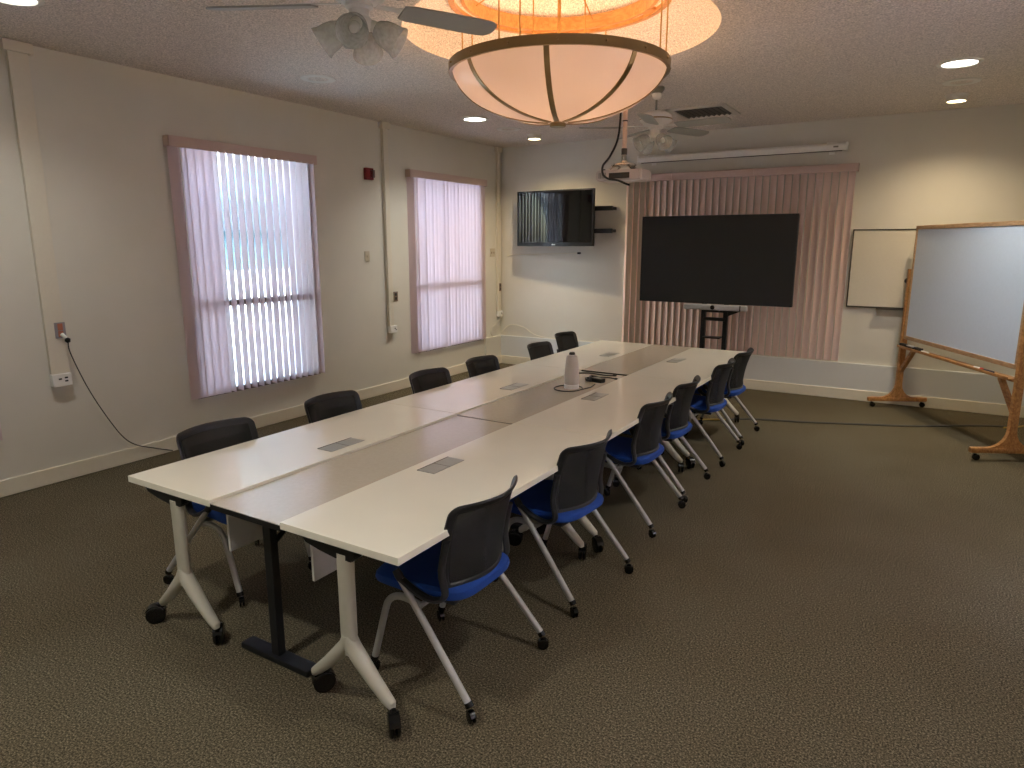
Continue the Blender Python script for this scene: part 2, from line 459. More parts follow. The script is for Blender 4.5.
# the wide rose blind on the back wall (in the x direction)
bx0, bx1 = 1.985, 4.735
o = thing('vertical_blind', ((bx0+bx1)/2, D, 0), 0, 'wide rose blind on the back wall behind the large black screen', 'blind')
ox = (bx0+bx1)/2
m = MB(); m.box(bx0-.02-ox, bx1+.02-ox, -.1, -.087, 2.585, 2.672, .003)
for x in (bx0-.02, bx1+.008): m.box(x-ox, x+.012-ox, -.1, -.002, 2.585, 2.672, .002)
m.box(bx0-.02-ox, bx1+.02-ox, -.1, -.002, 2.664, 2.672, .002)
for x in (2.62, 3.62): m.box(x-ox, x+.014-ox, -.1045, -.098, 2.585, 2.672, .002)
m.build('valance', M['valance'], o)
m = MB(); m.box(bx0-ox, bx1-ox, -.07, -.03, 2.6, 2.64, .004); m.build('head_rail', M['fan_white'], o)
m = MB(); n = 33
for k in range(n):
    x = bx0+.04+(bx1-bx0-.08)*k/(n-1)-ox
    a = -30+rnd.uniform(-3, 3)
    if k < 4: a = -58+rnd.uniform(-6, 6)
    vane(m, x, -.052, R_(a), .089, .447, 2.595, .008, .0016)
m.build('vane_curtain', M['slat_back'], o)

# ------------------------------------------------------------------ outdoors seen between the vanes
m = MB(); m.box(-14, -.2, -8, 20, -.35, -.15); struct(m.build('outdoor_ground', M['concrete'], smooth=False))
ol = [(-3, -.15), (3.38, -.15), (3.38, 1.95)]
ol += [(4.02-.64*math.cos(PI*k/20), 1.95+.82*math.sin(PI*k/20)) for k in range(1, 20)]
ol += [(4.66, 1.95), (4.66, -.15), (9.5, -.15), (9.5, 3.6), (-3, 3.6)]
m = MB(); m.prism([(a, b) for a, b in ol], -1.62, -1.5, Matrix(((0, 0, 1, 0), (1, 0, 0, 0), (0, 1, 0, 0), (0, 0, 0, 1))))
struct(m.build('outdoor_arcade_wall', M['stucco'], smooth=False))
m = MB(); m.box(-9.3, -9, 4, 19, -.15, 1.15); struct(m.build('outdoor_low_wall', M['stucco'], smooth=False))
m = MB(); m.box(-12.4, -12, 2, 24, -.15, 2.15); m.box(-12.5, -11.6, 2, 24, 3.0, 8.5); struct(m.build('outdoor_far_wall', M['stucco_far'], smooth=False))
m = MB(); m.box(-12.6, -11.4, 2, 24, 2.15, 3.0); struct(m.build('outdoor_far_trim', M['fascia'], smooth=False))

# ------------------------------------------------------------------ raceways and boxes on the left wall
def raceway(y0, y1, dep, zb, label, cap=True):
    cy = (y0+y1)/2
    o = thing('cable_raceway', (0, cy, zb), 0, label, 'raceway', 'surface raceways on the window wall')
    m = MB(); m.box(0.001, dep, y0-cy, y1-cy, 0, H-zb-.001, .004); m.build('cover', M['duct'], o)
    if cap:
        m = MB(); m.box(0.001, dep+.018, y0-.03-cy, y1+.03-cy, H-zb-.075, H-zb-.002, .005); m.build('cap', M['duct'], o)
    return o
raceway(.838, .968, .035, .835, 'broad cream raceway from ceiling to outlet box, left of the first window')
raceway(4.60, 4.68, .045, .82, 'cream raceway between the two windows')
raceway(7.04, 7.125, .04, .8, 'cream raceway in the far corner beside the mounted television')
def jbox(y, z, w, h, dep, label, seed):
    o = thing('outlet_box', (0, y, z), 0, label, 'outlet box', 'outlet boxes under the raceways')
    m = MB(); m.box(.001, dep, -w/2, w/2, -h/2, h/2, .006); m.build('body', M['white_plastic'], o)
    for a, b in seed:
        m = MB(); m.box(dep-.002, dep+.002, a*w-.011, a*w+.011, b*h-.006, b*h+.006, .001); m.build('socket', M['dark_slot'], o)
jbox(.9, .787, .135, .095, .055, 'white outlet box under the broad raceway, with a cord hanging by it', [(-.12, .1), (.2, .16), (.2, -.1)])
jbox(4.66, .78, .115, .085, .06, 'white outlet box below the raceway between the windows', [(.15, .1), (.3, -.1)])
jbox(7.1, .762, .09, .085, .055, 'white outlet box below the raceway in the far corner', [(.1, .1), (.25, -.1)])
def plate(name, y, z, w, h, matn, label, cat, group=None, x=0.0, detail=True):
    o = thing(name, (x, y, z), 0, label, cat, group)
    m = MB(); m.box(.001, .008, -w/2, w/2, -h/2, h/2, .002); m.build('plate', M[matn], o)
    return o
o = plate('wall_outlet', .935, 1.16, .075, .118, 'outlet', 'steel outlet plate on the raceway with a plug in it', 'outlet', x=.035)
m = MB(); m.box(.006, .012, -.018, .018, -.0, .05, .003); m.box(.006, .012, -.018, .018, -.05, -.004, .003); m.build('receptacle', M['outlet_orange'], o)
o = plate('light_switch', 4.30, 1.655, .075, .118, 'switch', 'beige switch plate between the windows, upper one', 'switch')
m = MB(); m.box(.007, .014, -.006, .006, -.015, .015, .002); m.build('toggle', M['switch'], o)
o = plate('wall_outlet', 4.77, 1.167, .075, .118, 'brown_plate', 'brown outlet plate right of the middle raceway', 'outlet')
m = MB(); m.box(.007, .01, -.015, .015, .008, .042, .002); m.box(.007, .01, -.015, .015, -.042, -.008, .002); m.build('receptacle', M['dark_slot'], o)
o = plate('light_switch', 6.945, 1.67, .125, .12, 'switch', 'cream double switch plate right of the pink blind', 'switch')
for y in (-.029, .029):
    m = MB(); m.box(.007, .014, y-.006, y+.006, -.015, .015, .002); m.build('toggle', M['brown_plate'], o)
o = plate('wall_outlet', 7.09, 1.16, .055, .115, 'brown_plate', 'small brown outlet plate low on the corner raceway', 'outlet', x=.04)
m = MB(); m.box(.007, .01, -.012, .012, .008, .042, .002); m.box(.007, .01, -.012, .012, -.042, -.008, .002); m.build('receptacle', M['dark_slot'], o)

# fire alarm strobe
o = thing('alarm_strobe', (0, 4.36, 2.57), 0, 'small dark red alarm strobe high between the windows', 'alarm')
m = MB(); m.box(.001, .045, -.06, .06, -.065, .065, .006); m.build('body', M['red'], o)
m = MB(); m.box(.045, .075, .0, .05, -.04, .045, .006); m.build('strobe_lens', M['strobe'], o)
m = MB(); m.box(.044, .05, -.05, -.012, -.045, .04, .002); m.build('horn_grille', M['red'], o)

# power cord hanging from the outlet
def smooth_path(pts, k=6):
    P = [Vector(p) for p in pts]; out = []
    for i in range(len(P)-1):
        p0, p1, p2, p3 = P[max(i-1, 0)], P[i], P[i+1], P[min(i+2, len(P)-1)]
        for j in range(k):
            t = j/k
            out.append(.5*((2*p1)+(p2-p0)*t+(2*p0-5*p1+4*p2-p3)*t*t+(3*p1-p0-3*p2+p3)*t**3))
    out.append(P[-1]); return out
o = thing('hanging_cable', (.045, .94, 1.13), 0, 'thin grey power cord hanging from the outlet down to the baseboard', 'cable')
m = MB(); pts = [(.09, .955, 1.075), (.075, .97, .98), (.06, 1.06, .72), (.045, 1.17, .48), (.03, 1.3, .25), (.03, 1.4, .15), (.028, 1.55, .08), (.03, 1.72, .012)]
m.tube([p-Vector((.045, .94, 1.13)) for p in smooth_path(pts)], .0042, 8); m.build('cable', M['cable_grey'], o)
m = MB(); m.cyl((.0, .0, 0.0), (.035, .012, -.03), .014, .012); m.build('adapter_plug', M['white_plastic'], o)
m = MB(); m.tube([(.035, .012, -.03), (.042, .015, -.042), (.05, .018, -.06)], [.013, .022, .012], 12); m.build('plug', M['cable'], o)

# loose cables at the far corner
m = MB(); m.tube(smooth_path([(.06, 7.13, .74), (.04, 7.0, .62), (.045, 6.86, .58), (.05, 6.82, .5), (.04, 6.88, .44)]), .005, 8)
tag(m.build('loose_cable', M['cable_white']), 'thin cream cable looping below the corner outlet box onto the ledge', 'cord')
m = MB(); m.tube(smooth_path([(.06, D-.05, .49), (.2, D-.03, .60), (.42, D-.02, .575), (.62, D-.02, .475), (.9, D-.02, .44), (1.5, D-.018, .438), (1.9, D-.018, .438)]), .006, 8)
tag(m.build('loose_cable', M['cable_white']), 'cream cable lying along the ledge of the back wall under the television', 'cord')

# ------------------------------------------------------------------ ceiling fixtures
def area(name, loc, size, power, color, parent=None, spread=150, rot=(0, 0, 0)):
    l = bpy.data.lights.new(name, 'AREA'); l.shape = 'DISK'; l.size = size; l.energy = power; l.color = color; l.spread = R_(spread)
    o = bpy.data.objects.new(name, l); COL.objects.link(o); o.location = loc; o.rotation_euler = rot
    if parent: o.parent = parent
    return o
COOL = (1.0, .985, .915)
def spot(name, loc, rad, power, color, parent, ang, blend=1.0):
    l = bpy.data.lights.new(name, 'SPOT'); l.energy = power; l.color = color; l.shadow_soft_size = rad
    l.spot_size = R_(ang); l.spot_blend = blend
    o = bpy.data.objects.new(name, l); COL.objects.link(o); o.location = loc; o.parent = parent
    return o
def downlight(x, y, label, power):
    o = thing('recessed_downlight', (x, y, H), 0, label, 'ceiling light', 'lit recessed ceiling lights')
    m = MB(); m.lathe([(.118, -.001), (.118, -.006), (.125, -.012), (.15, -.009), (.158, -.001)], 40, cap=False); m.build('trim_ring', M['fan_white'], o)
    m = MB(); m.lathe([(0, -.004), (.118, -.004), (.118, -.002)], 40, cap=False); m.build('diffuser', M['diffuser'], o)
    spot('downlight_lamp', (0, 0, -.02), .07, power, COOL, o, 132)
    return o
PW = 72
downlight(.98, .475, 'lit recessed light at the top left corner of the photo', PW*.7)
downlight(1.03, 5.02, 'lit recessed light near the far left, left of the hanging bowl', PW*1.25)
downlight(5.59, 4.98, 'bright recessed light at the upper right', PW*1.6)
downlight(5.6, .56, 'assumed recessed light, out of view over the near right end of the room', PW)  # unseen; fills out the grid of lights and balances the room
downlight(3.3, -1.35, 'unseen recessed light added above the near end of the table, to brighten it', PW*1.7)  # added out of view to brighten the tabletop
def dead_disc(x, y, label):
    o = thing('unlit_downlight', (x, y, H), 0, label, 'ceiling light', 'unlit round ceiling fixtures')
    m = MB(); m.lathe([(.085, -.001), (.085, -.006), (.095, -.012), (.14, -.009), (.148, -.001)], 40, cap=False); m.build('trim_ring', M['fan_white'], o)
    m = MB(); m.lathe([(0, -.004), (.085, -.004), (.085, -.002)], 40, cap=False); m.build('cover_plate', M['ceiling'], o)
dead_disc(.98, 2.76, 'round unlit ceiling fixture left of the near fan')
dead_disc(5.62, 5.72, 'round unlit ceiling fixture behind the bright light at upper right')
dead_disc(.99, 5.80, 'round unlit ceiling fixture behind the lit one at far left')
def cylspot(x, y, label, power, aim):
    o = thing('ceiling_spotlight', (x, y, H), 0, label, 'spotlight', 'small warm spotlights by the back wall')
    m = MB(); m.lathe([(.1, 0), (.1, -.01), (.088, -.012), (.088, -.06), (.076, -.06), (.076, -.05)], 32, cap=False); m.build('housing', M['fan_white'], o)
    m = MB(); m.lathe([(0, -.056), (.076, -.056), (.076, -.05)], 32, cap=False); m.build('lens', M['diffuser_warm'], o)
    spot('spotlight_lamp', (0, 0, -.068), .05, power, (1, .78, .5), o, 140)
cylspot(5.6, 6.34, 'small surface spotlight glowing warm at the right end of the back wall', 85, 0)
cylspot(1.05, 6.33, 'small surface spotlight glowing warm near the far left corner', 110, 0)

# ceiling vent
o = thing('ceiling_vent', (3.34, 5.9, H), 0, 'square white ceiling vent with dark louvers behind the far fan', 'vent')
m = MB(); w = .31
for a, b, c, d in ((-w, w, -w, -w+.06), (-w, w, w-.06, w), (-w, -w+.06, -w, w), (w-.06, w, -w, w)): m.box(a, b, c, d, -.018, -.001, .004)
m.build('frame', M['vent_metal'], o)
m = MB()
for k in range(9):
    x = -.22+k*.055
    m.box(-.0015, .0015, -.25, .25, -.012, .012, mx=Matrix.Translation((x, 0, -.012)) @ Matrix.Rotation(R_(50), 4, 'Y'))
m.build('louver_panel', M['louver'], o)
m = MB(); m.box(-.25, .25, -.25, .25, -.004, -.002); m.build('backing', M['vent_dark'], o)
# sensor
o = thing('ceiling_sensor', (3.2, 6.54, H), 0, 'tiny white sensor dome on the ceiling past the vent', 'sensor')
m = MB(); m.lathe([(.05, -.001), (.05, -.012), (.042, -.02), (.042, -.03), (.03, -.045), (0, -.05)], 24, cap=False); m.build('dome', M['white_plastic'], o)
m = MB(); m.lathe([(.062, -.0005), (.062, -.006), (.05, -.008)], 24, cap=False); m.build('base_ring', M['fan_white'], o)

# ------------------------------------------------------------------ ceiling fans
def make_fan(x, y, rz, label, shade_rz):
    o = thing('ceiling_fan', (x, y, H), rz, label, 'ceiling fan', 'white ceiling fans with glass light shades')
    m = MB(); m.lathe([(.0, 0), (.065, 0), (.068, -.02), (.045, -.05), (.02, -.055), (0, -.055)], 28, cap=False); m.build('canopy', M['grey_box'], o)
    m = MB(); m.sphere((0, 0, -.065), .042); m.build('hanger_ball', M['fan_white'], o)
    m = MB(); m.cyl((0, 0, -.06), (0, 0, -.21), .009); m.build('downrod', M['grey_box'], o)
    m = MB(); m.lathe([(0, -.2), (.05, -.2), (.1, -.212), (.135, -.235), (.145, -.262), (.145, -.285), (.12, -.3), (.11, -.315), (.07, -.335), (0, -.335)], 36, cap=False); m.build('motor_housing', M['fan_white'], o)
    m = MB(); m.lathe([(.146, -.268), (.149, -.273), (.146, -.279)], 36, cap=False); m.build('trim_band', M['brass'], o)
    for k in range(5):
        a = 2*PI*k/5
        mx = Matrix.Rotation(a, 4, 'Z') @ Matrix.Translation((0, 0, -.338)) @ Matrix.Rotation(R_(-13), 4, 'X')
        outl = [(.20, -.05), (.24, -.062), (.42, -.066), (.62, -.068), (.66, -.06), (.685, -.035), (.69, 0), (.685, .035), (.66, .06), (.62, .068), (.42, .066), (.24, .062), (.20, .05)]
        m = MB(); m.prism(outl, -.004, .004, mx, .0015); bl = m.build('blade', M['blade_grey'], o)
        m = MB(); m.prism([(.08, -.018), (.17, -.014), (.22, -.035), (.27, -.03), (.28, 0), (.27, .03), (.22, .035), (.17, .014), (.08, .018)], .0045, .009, mx); m.build('blade_iron', M['fan_white'], bl)
    m = MB(); m.lathe([(.06, -.335), (.062, -.35), (.045, -.36), (.042, -.385), (.058, -.40), (.058, -.435), (.03, -.45), (0, -.455)], 28, cap=False); lk = m.build('light_kit', M['fan_white'], o)
    for k in range(4):
        a = shade_rz+2*PI*k/4
        mx = Matrix.Rotation(a, 4, 'Z') @ Matrix.Translation((.045, 0, -.415)) @ Matrix.Rotation(R_(122), 4, 'Y') @ Matrix.Scale(.87, 4)
        m = MB(); m.lathe([(.018, 0), (.026, .01), (.03, .045), (.024, .05), (.0, .05)], 20, mx, cap=False); sk = m.build('socket', M['fan_white'], o)
        prof = [(.032, .035), (.044, .045), (.06, .075), (.068, .11), (.072, .15), (.082, .175), (.079, .176), (.068, .15), (.064, .11), (.056, .077), (.04, .048), (.03, .038)]
        m = MB(); m.lathe(prof, 32, mx, cap=False)
        m.build('glass_shade', M['shade_glass'], o)
        m = MB(); m.lathe([(.012, .045), (.015, .06), (.027, .09), (.03, .11), (.02, .135), (0, .14)], 16, mx, cap=False); m.build('bulb', M['bulb_off'], sk)
    return o
make_fan(3.305, .8, R_(63), 'near ceiling fan at the top edge left of the hanging bowl', R_(59))
make_fan(3.305, 4.58, R_(66), 'far ceiling fan beyond the hanging bowl, by the projector pole', R_(-15))

# ------------------------------------------------------------------ bowl chandelier
o = thing('bowl_chandelier', (CX, CY, H+.46), 0, 'large glowing amber bowl chandelier with brass bands hanging over the table', 'chandelier')
zc = -(H+.46)
RR, ZR = .72, 2.925
ZB = 2.60
prof = []
for k in range(17):
    q = k/16
    a = q*PI/2*.93
    prof.append((RR*.985*math.sin(a)/math.sin(PI/2*.93), ZB+(ZR-ZB)*(1-math.cos(a))/(1-math.cos(PI/2*.93))))
inner = [(max(r-.006, 0), z+.007) for r, z in prof[::-1]]
m = MB(); m.lathe([(r, z+zc) for r, z in prof+inner], 72, cap=False); m.build('glass_bowl', M['bowl'], o)
m = MB(); m.lathe([(RR*.985, ZR-.022+zc), (RR+.012, ZR-.024+zc), (RR+.014, ZR+.034+zc), (RR*.985, ZR+.034+zc), (RR*.985, ZR-.022+zc)], 96, cap=False); rim = m.build('rim_band', M['brass'], o)
m = MB()
for k in range(16):
    a = 2*PI*k/16+R_(-108); m.sphere(((RR+.016)*math.cos(a), (RR+.016)*math.sin(a), ZR+.005+zc), .008, seg=8)
m.build('rim_screws', M['brass'], rim)
for k in range(8):
    a = R_(-113)+2*PI*k/8
    g = []
    for r, z in prof[1:]:
        nrm = .007
        p = Vector(((r+.004)*math.cos(a), (r+.004)*math.sin(a), z-.006+zc)); s_ = Vector((-math.sin(a), math.cos(a), 0))*.017
        g.append([p-s_, p+s_])
    m = MB(); m.sheet(g, .005); m.build('rib', M['brass'], o)
m = MB(); m.lathe([(0, ZB-.028+zc), (.05, ZB-.028+zc), (.056, ZB-.022+zc), (.056, ZB-.006+zc), (.045, ZB+.004+zc), (0, ZB+.006+zc)], 24, cap=False); m.build('finial', M['brass'], o)
m = MB(); m.lathe([(0, -.0), (.26, -.005), (.265, -.03), (.22, -.05), (0, -.055)], 40, cap=False); m.build('canopy', M['brass'], o)
ZU = 3.36
m = MB(); m.lathe([(.69, ZU-.012+zc), (.73, ZU-.012+zc), (.73, ZU+.03+zc), (.69, ZU+.03+zc), (.69, ZU-.012+zc)], 96, cap=False); m.build('outer_ring', M['ring_wood'], o)
m = MB(); m.lathe([(.625, ZU-.004+zc), (.65, ZU-.004+zc), (.65, ZU+.085+zc), (.625, ZU+.085+zc), (.625, ZU-.004+zc)], 96, cap=False); m.build('inner_ring', M['ring_wood'], o)
for k in range(4):
    a = R_(-40)+k*PI/2
    mx = Matrix.Rotation(a, 4, 'Z') @ Matrix.Translation((.68, 0, ZU+.03+zc))
    m = MB(); m.box(-.035, .012, -.06, .06, -.034, -.012, .003, mx=mx); m.build('ring_block', M['ring_wood'], o)
for c in (-86, 4, 94, 184):
    for d in (-5.5, 5.5):
        a = R_(c+d)
        m = MB(); m.cyl((.71*math.cos(a), .71*math.sin(a), ZR+.02+zc), (.71*math.cos(a), .71*math.sin(a), ZU+.01+zc), .005, seg=8); m.build('hanging_rod', M['rod_brass'], o)
for k in range(4):
    a = R_(30+90*k); r = .17
    m = MB(); m.cyl((r*math.cos(a), r*math.sin(a), 2.72+zc), (r*math.cos(a), r*math.sin(a), -.03), .005, seg=8)
    m.lathe([(.008, -.09), (.013, -.08), (.013, -.055), (.008, -.04)], 10, Matrix.Translation((r*math.cos(a), r*math.sin(a), 0))); m.build('hanging_rod', M['rod_brass'], o)
m = MB(); m.cyl((0, 0, ZB+zc), (0, 0, -.03), .012); m.build('stem', M['rod_brass'], o)
for k in range(4):   # hangers from canopy to the wooden ring
    a = R_(5+90*k)
    m = MB(); m.cyl((.24*math.cos(a), .24*math.sin(a), -.03), (.635*math.cos(a), .635*math.sin(a), ZU+.05+zc), .005, seg=8); m.build('ring_hanger', M['rod_brass'], o)
for k in range(4):
    a = R_(45+90*k); r = .3
    b = (r*math.cos(a), r*math.sin(a))
    m = MB(); m.sphere((b[0], b[1], 2.86+zc), .035, seg=14); m.build('bulb', M['bulb_warm'], o)
    l = bpy.data.lights.new('chandelier_lamp', 'POINT'); l.energy = 6.5; l.color = (1, .64, .37); l.shadow_soft_size = .045
    lo = bpy.data.objects.new('chandelier_lamp', l); COL.objects.link(lo); lo.location = (b[0], b[1], 2.90+.02+zc); lo.parent = o

# ------------------------------------------------------------------ projector on its pole
PX, PY = 3.305, 3.87
o = thing('ceiling_projector', (PX, PY, H), 0, 'beige projector hanging on a white pole below the bowl chandelier', 'projector')
m = MB(); m.cyl((0, 0, -.005), (0, 0, -.69), .019); m.build('pole', M['pole'], o)
m = MB(); m.lathe([(0, 0), (.07, 0), (.07, -.012), (.03, -.03), (0, -.03)], 24, cap=False); m.build('ceiling_flange', M['pole'], o)
m = MB(); m.cyl((0, 0, -.6), (0, 0, -.65), .024); m.cyl((0, 0, -.38), (0, 0, -.39), .0215); m.build('pole_collar', M['alu_dark'], o)
m = MB(); m.cyl((0, 0, -.655), (0, 0, -.7), .022); m.build('pole_sleeve', M['chrome'], o)
m = MB(); m.lathe([(.02, -.69), (.03, -.71), (.10, -.725), (.105, -.735), (.09, -.74)], 24, cap=True)
for a in range(4):
    c, s_ = math.cos(R_(45+90*a)), math.sin(R_(45+90*a))
    m.tube([(.04*c, .04*s_, -.73), (.1*c, .09*s_, -.745), (.13*c, .11*s_, -.765)], .008, 8)
m.build('mount_bracket', M['chrome'], o)
m = MB()
m.prism([(-.195, -.12), (-.205, -.1), (-.205, .1), (-.18, .135), (.18, .135), (.205, .1), (.205, -.1), (.195, -.12)], -.86, -.775, bev=.012); m.build('body', M['projector'], o)
m = MB(); m.lathe([(.035, 0), (.04, .02), (.03, .02), (.028, .006), (0, .004)], 24, Matrix.Translation((.1, .135, -.815)) @ Matrix.Rotation(R_(-90), 4, 'X'), cap=False); m.build('lens', M['gloss_black'], o)
m = MB()
for k in range(5): m.box(-.17+k*.014, -.163+k*.014, -.123, -.118, -.84, -.795)
m.build('vent_grille', M['grey_box'], o)
m = MB(); m.box(-.08, .1, -.123, -.118, -.845, -.8, .002); m.build('socket_panel', M['alu_dark'], o)
for x in (-.15, .11):
    m = MB(); m.lathe([(.016, 0), (.016, .012), (.01, .014)], 12, Matrix.Translation((x, -.07, -.776))); m.build('foot_pad', M['black_plastic'], o)
m = MB(); pts = [(-.025, -.03, -.02), (-.028, -.03, -.3), (-.045, -.035, -.52), (-.1, -.06, -.66), (-.125, -.14, -.74), (-.11, -.17, -.81), (-.06, -.17, -.85), (.02, -.17, -.865), (.09, -.16, -.895), (.12, -.16, -.905)]
co = m.tube(smooth_path(pts), .009, 8).build('projector_cord', M['cable'], None); co.location = (PX, PY, H)
tag(co, 'black cable running down the projector pole and drooping behind the projector', 'cable')

# ------------------------------------------------------------------ projection screen roller above the rose blind
o = thing('projection_screen', (3.41, D, 2.848), 0, 'long white roll-up projection screen case above the rose blind', 'projection screen')
m = MB(); m.prism([(-.16, -.035), (-.09, -.04), (-.075, -.03), (-.075, .03), (-.09, .045), (-.14, .045), (-.165, .02)], -1.21, 1.21, Matrix(((0, 0, 1, 0), (1, 0, 0, 0), (0, 1, 0, 0), (0, 0, 0, 1))), .004); m.build('case', M['white_plastic'], o)
for s_ in (-1, 1):
    m = MB(); m.box(s_*1.21-.012, s_*1.21+.012, -.168, -.07, -.043, .049, .005); m.build('end_cap', M['white_plastic'], o)
    m = MB(); m.box(s_*1.05-.05, s_*1.05+.05, -.1, -.001, .04, .062, .003); m.box(s_*1.05-.03, s_*1.05+.03, -.012, -.001, -.06, .06, .002); m.build('wall_bracket', M['white_plastic'], o)
m = MB(); m.box(-1.17, 1.17, -.15, -.125, -.043, -.036, .002); m.build('bottom_bar', M['alu_dark'], o)
m = MB(); m.box(1.08, 1.13, -.169, -.163, -.005, .012, .001); m.build('badge', M['grey_box'], o)

# ------------------------------------------------------------------ mounted television
TX0, TX1, TZ0, TZ1, TY = .425, 1.655, 1.765, 2.52, D-.25
o = TVR = thing('mounted_television', ((TX0+TX1)/2, D, (TZ0+TZ1)/2), 0, 'black glossy television on a wall arm near the far corner', 'television')
w, h = (TX1-TX0)/2, (TZ1-TZ0)/2
TM = Matrix.Translation((0, -.2, 0)) @ Matrix.Rotation(R_(-3.6), 4, 'Z') @ Matrix.Translation((0, .2, 0))   # the set is swung a little on its arm
m = MB(); m.box(-w, w, -.25, -.2, -h, h, .008, mx=TM); m.box(-w*.7, w*.7, -.2, -.16, -h*.7, h*.7, .01, mx=TM); m.build('casing', M['bezel'], o)
m = MB(); m.box(-w+.022, w-.022, -.2525, -.249, -h+.05, h-.022, .001, mx=TM); m.build('screen', M['screen'], o)
m = MB(); m.box(-.03, .03, -.2535, -.249, -h+.014, -h+.03, .002, mx=TM); m.build('maker_badge', M['chrome'], o)
for z in (.12, -.175):
    m = MB(); m.box(-w*.6, w+.205, -.155, -.115, z-.03, z+.03, .003); m.box(w+.16, w+.205, -.12, -.001, z-.02, z+.02, .003); m.build('mount_arm', M['black_metal'], o)
m = MB(); m.box(-.2, .2, -.16, -.001, -.12, .12, .004); m.build('mount_plate', M['black_metal'], o)
o = thing('wall_cable_tube', (.74, D-.012, 1.65), 0, 'thin white cable tube with a black tip on the wall under the television', 'cable')
m = MB(); m.tube([(-.6, 0, -.03), (-.5, 0, -.01), (.56, 0, .018)], .007, 8); m.build('tube', M['cable_white'], o)
m = MB(); m.cyl((.555, 0, .018), (.6, 0, .019), .014); m.build('tip', M['cable'], o)

# ------------------------------------------------------------------ big display, stand, video bar
SY = 6.41
o = thing('display_stand', (3.415, SY+.12, 0), 0, 'black two-post display stand behind the far end of the table', 'stand')
for s_ in (-1, 1):
    m = MB(); m.box(s_*.13-.026, s_*.13+.026, -.02, .03, .07, 1.62, .004); m.build('post', M['black_metal'], o)
    m = MB(); m.box(s_*.27-.03, s_*.27+.03, -.3, .3, .05, .1, .01); f = m.build('foot', M['black_metal'], o)
    for y in (-.25, .25):
        m = MB(); m.lathe([(.02, -.018), (.032, -.018), (.034, 0), (.032, .018), (.02, .018)], 18, Matrix.Translation((s_*.27, y, .034)) @ Matrix.Rotation(R_(90), 4, 'Y')); m.build('caster', M['gloss_black'], f)
m = MB(); m.box(-.27, .27, -.03, .03, .06, .11, .005); m.build('base_bar', M['black_metal'], o)
m = MB(); m.box(-.13, .13, -.025, .025, .9, .94, .004); m.box(-.13, .13, -.02, .02, 1.0, 1.05, .004); m.build('crossbar', M['black_metal'], o)
m = MB(); m.box(-.45, .45, -.056, -.025, 1.35, 1.5, .004); m.box(-.45, .45, -.056, -.025, 1.75, 1.9, .004); m.box(-.13, .13, -.056, .02, 1.3, 1.95, .004); m.build('mount_rail', M['black_metal'], o)
m = MB(); m.prism([(.13, .95), (.36, 1.05), (.36, 1.075), (.13, 1.06)], -.012, .02, Matrix(((1, 0, 0, 0), (0, 0, 1, 0), (0, 1, 0, 0), (0, 0, 0, 1)))); m.build('shelf_bracket', M['black_metal'], o)
m = MB(); m.box(-.105, .105, -.12, .02, .70, .715, .004); m.build('shelf', M['black_metal'], o)
o = thing('mounted_display', (3.40, SY, 1.613), 0, 'very large blank black display screen in front of the rose blind', 'display')
m = MB(); m.box(-.887, .887, 0, .05, -.505, .505, .006); m.box(-.6, .6, .05, .062, -.3, .3, .008); m.build('casing', M['bezel'], o)
m = MB(); m.box(-.877, .877, -.002, .003, -.493, .495, .001); m.build('screen', M['big_screen'], o)
o = thing('video_bar', (3.455, SY-.03, 1.073), 0, 'slim silver video bar with a round black lens under the large display', 'conference camera')
m = MB(); m.box(-.365, .365, -.045, .045, -.032, .032, .015, 3); m.build('body', M['silver'], o)
m = MB(); m.lathe([(.0, .006), (.02, .006), (.026, .0), (.026, -.006)], 24, Matrix.Translation((-.02, -.045, 0)) @ Matrix.Rotation(R_(90), 4, 'X'), cap=False); m.build('lens', M['gloss_black'], o)
m = MB(); m.box(.285, .30, -.046, -.04, -.03, .03); m.build('seam', M['alu_dark'], o)
m = MB(); m.box(-.05, .05, -.03, .1, -.045, -.03, .003); m.build('clamp', M['black_metal'], o)

# ------------------------------------------------------------------ whiteboard on the back wall
o = thing('mounted_whiteboard', (5.37, D, 1.52), 0, 'framed cream whiteboard on the back wall, partly behind the wheeled board', 'whiteboard')
m = MB(); m.box(-.6, .6, -.022, -.006, -.43, .43); m.build('panel', M['board_wall'], o)
m = MB()
for a, b, c, d in ((-.612, .612, .425, .437), (-.612, .612, -.437, -.422), (-.612, -.6, -.437, .437), (.6, .612, -.437, .437)): m.box(a, b, -.03, -.004, c, d, .003)
m.build('frame', M['alu_dark'], o)
m = MB(); m.box(-.3, .55, -.085, -.02, -.447, -.437, .003); m.build('tray', M['alu_dark'], o)

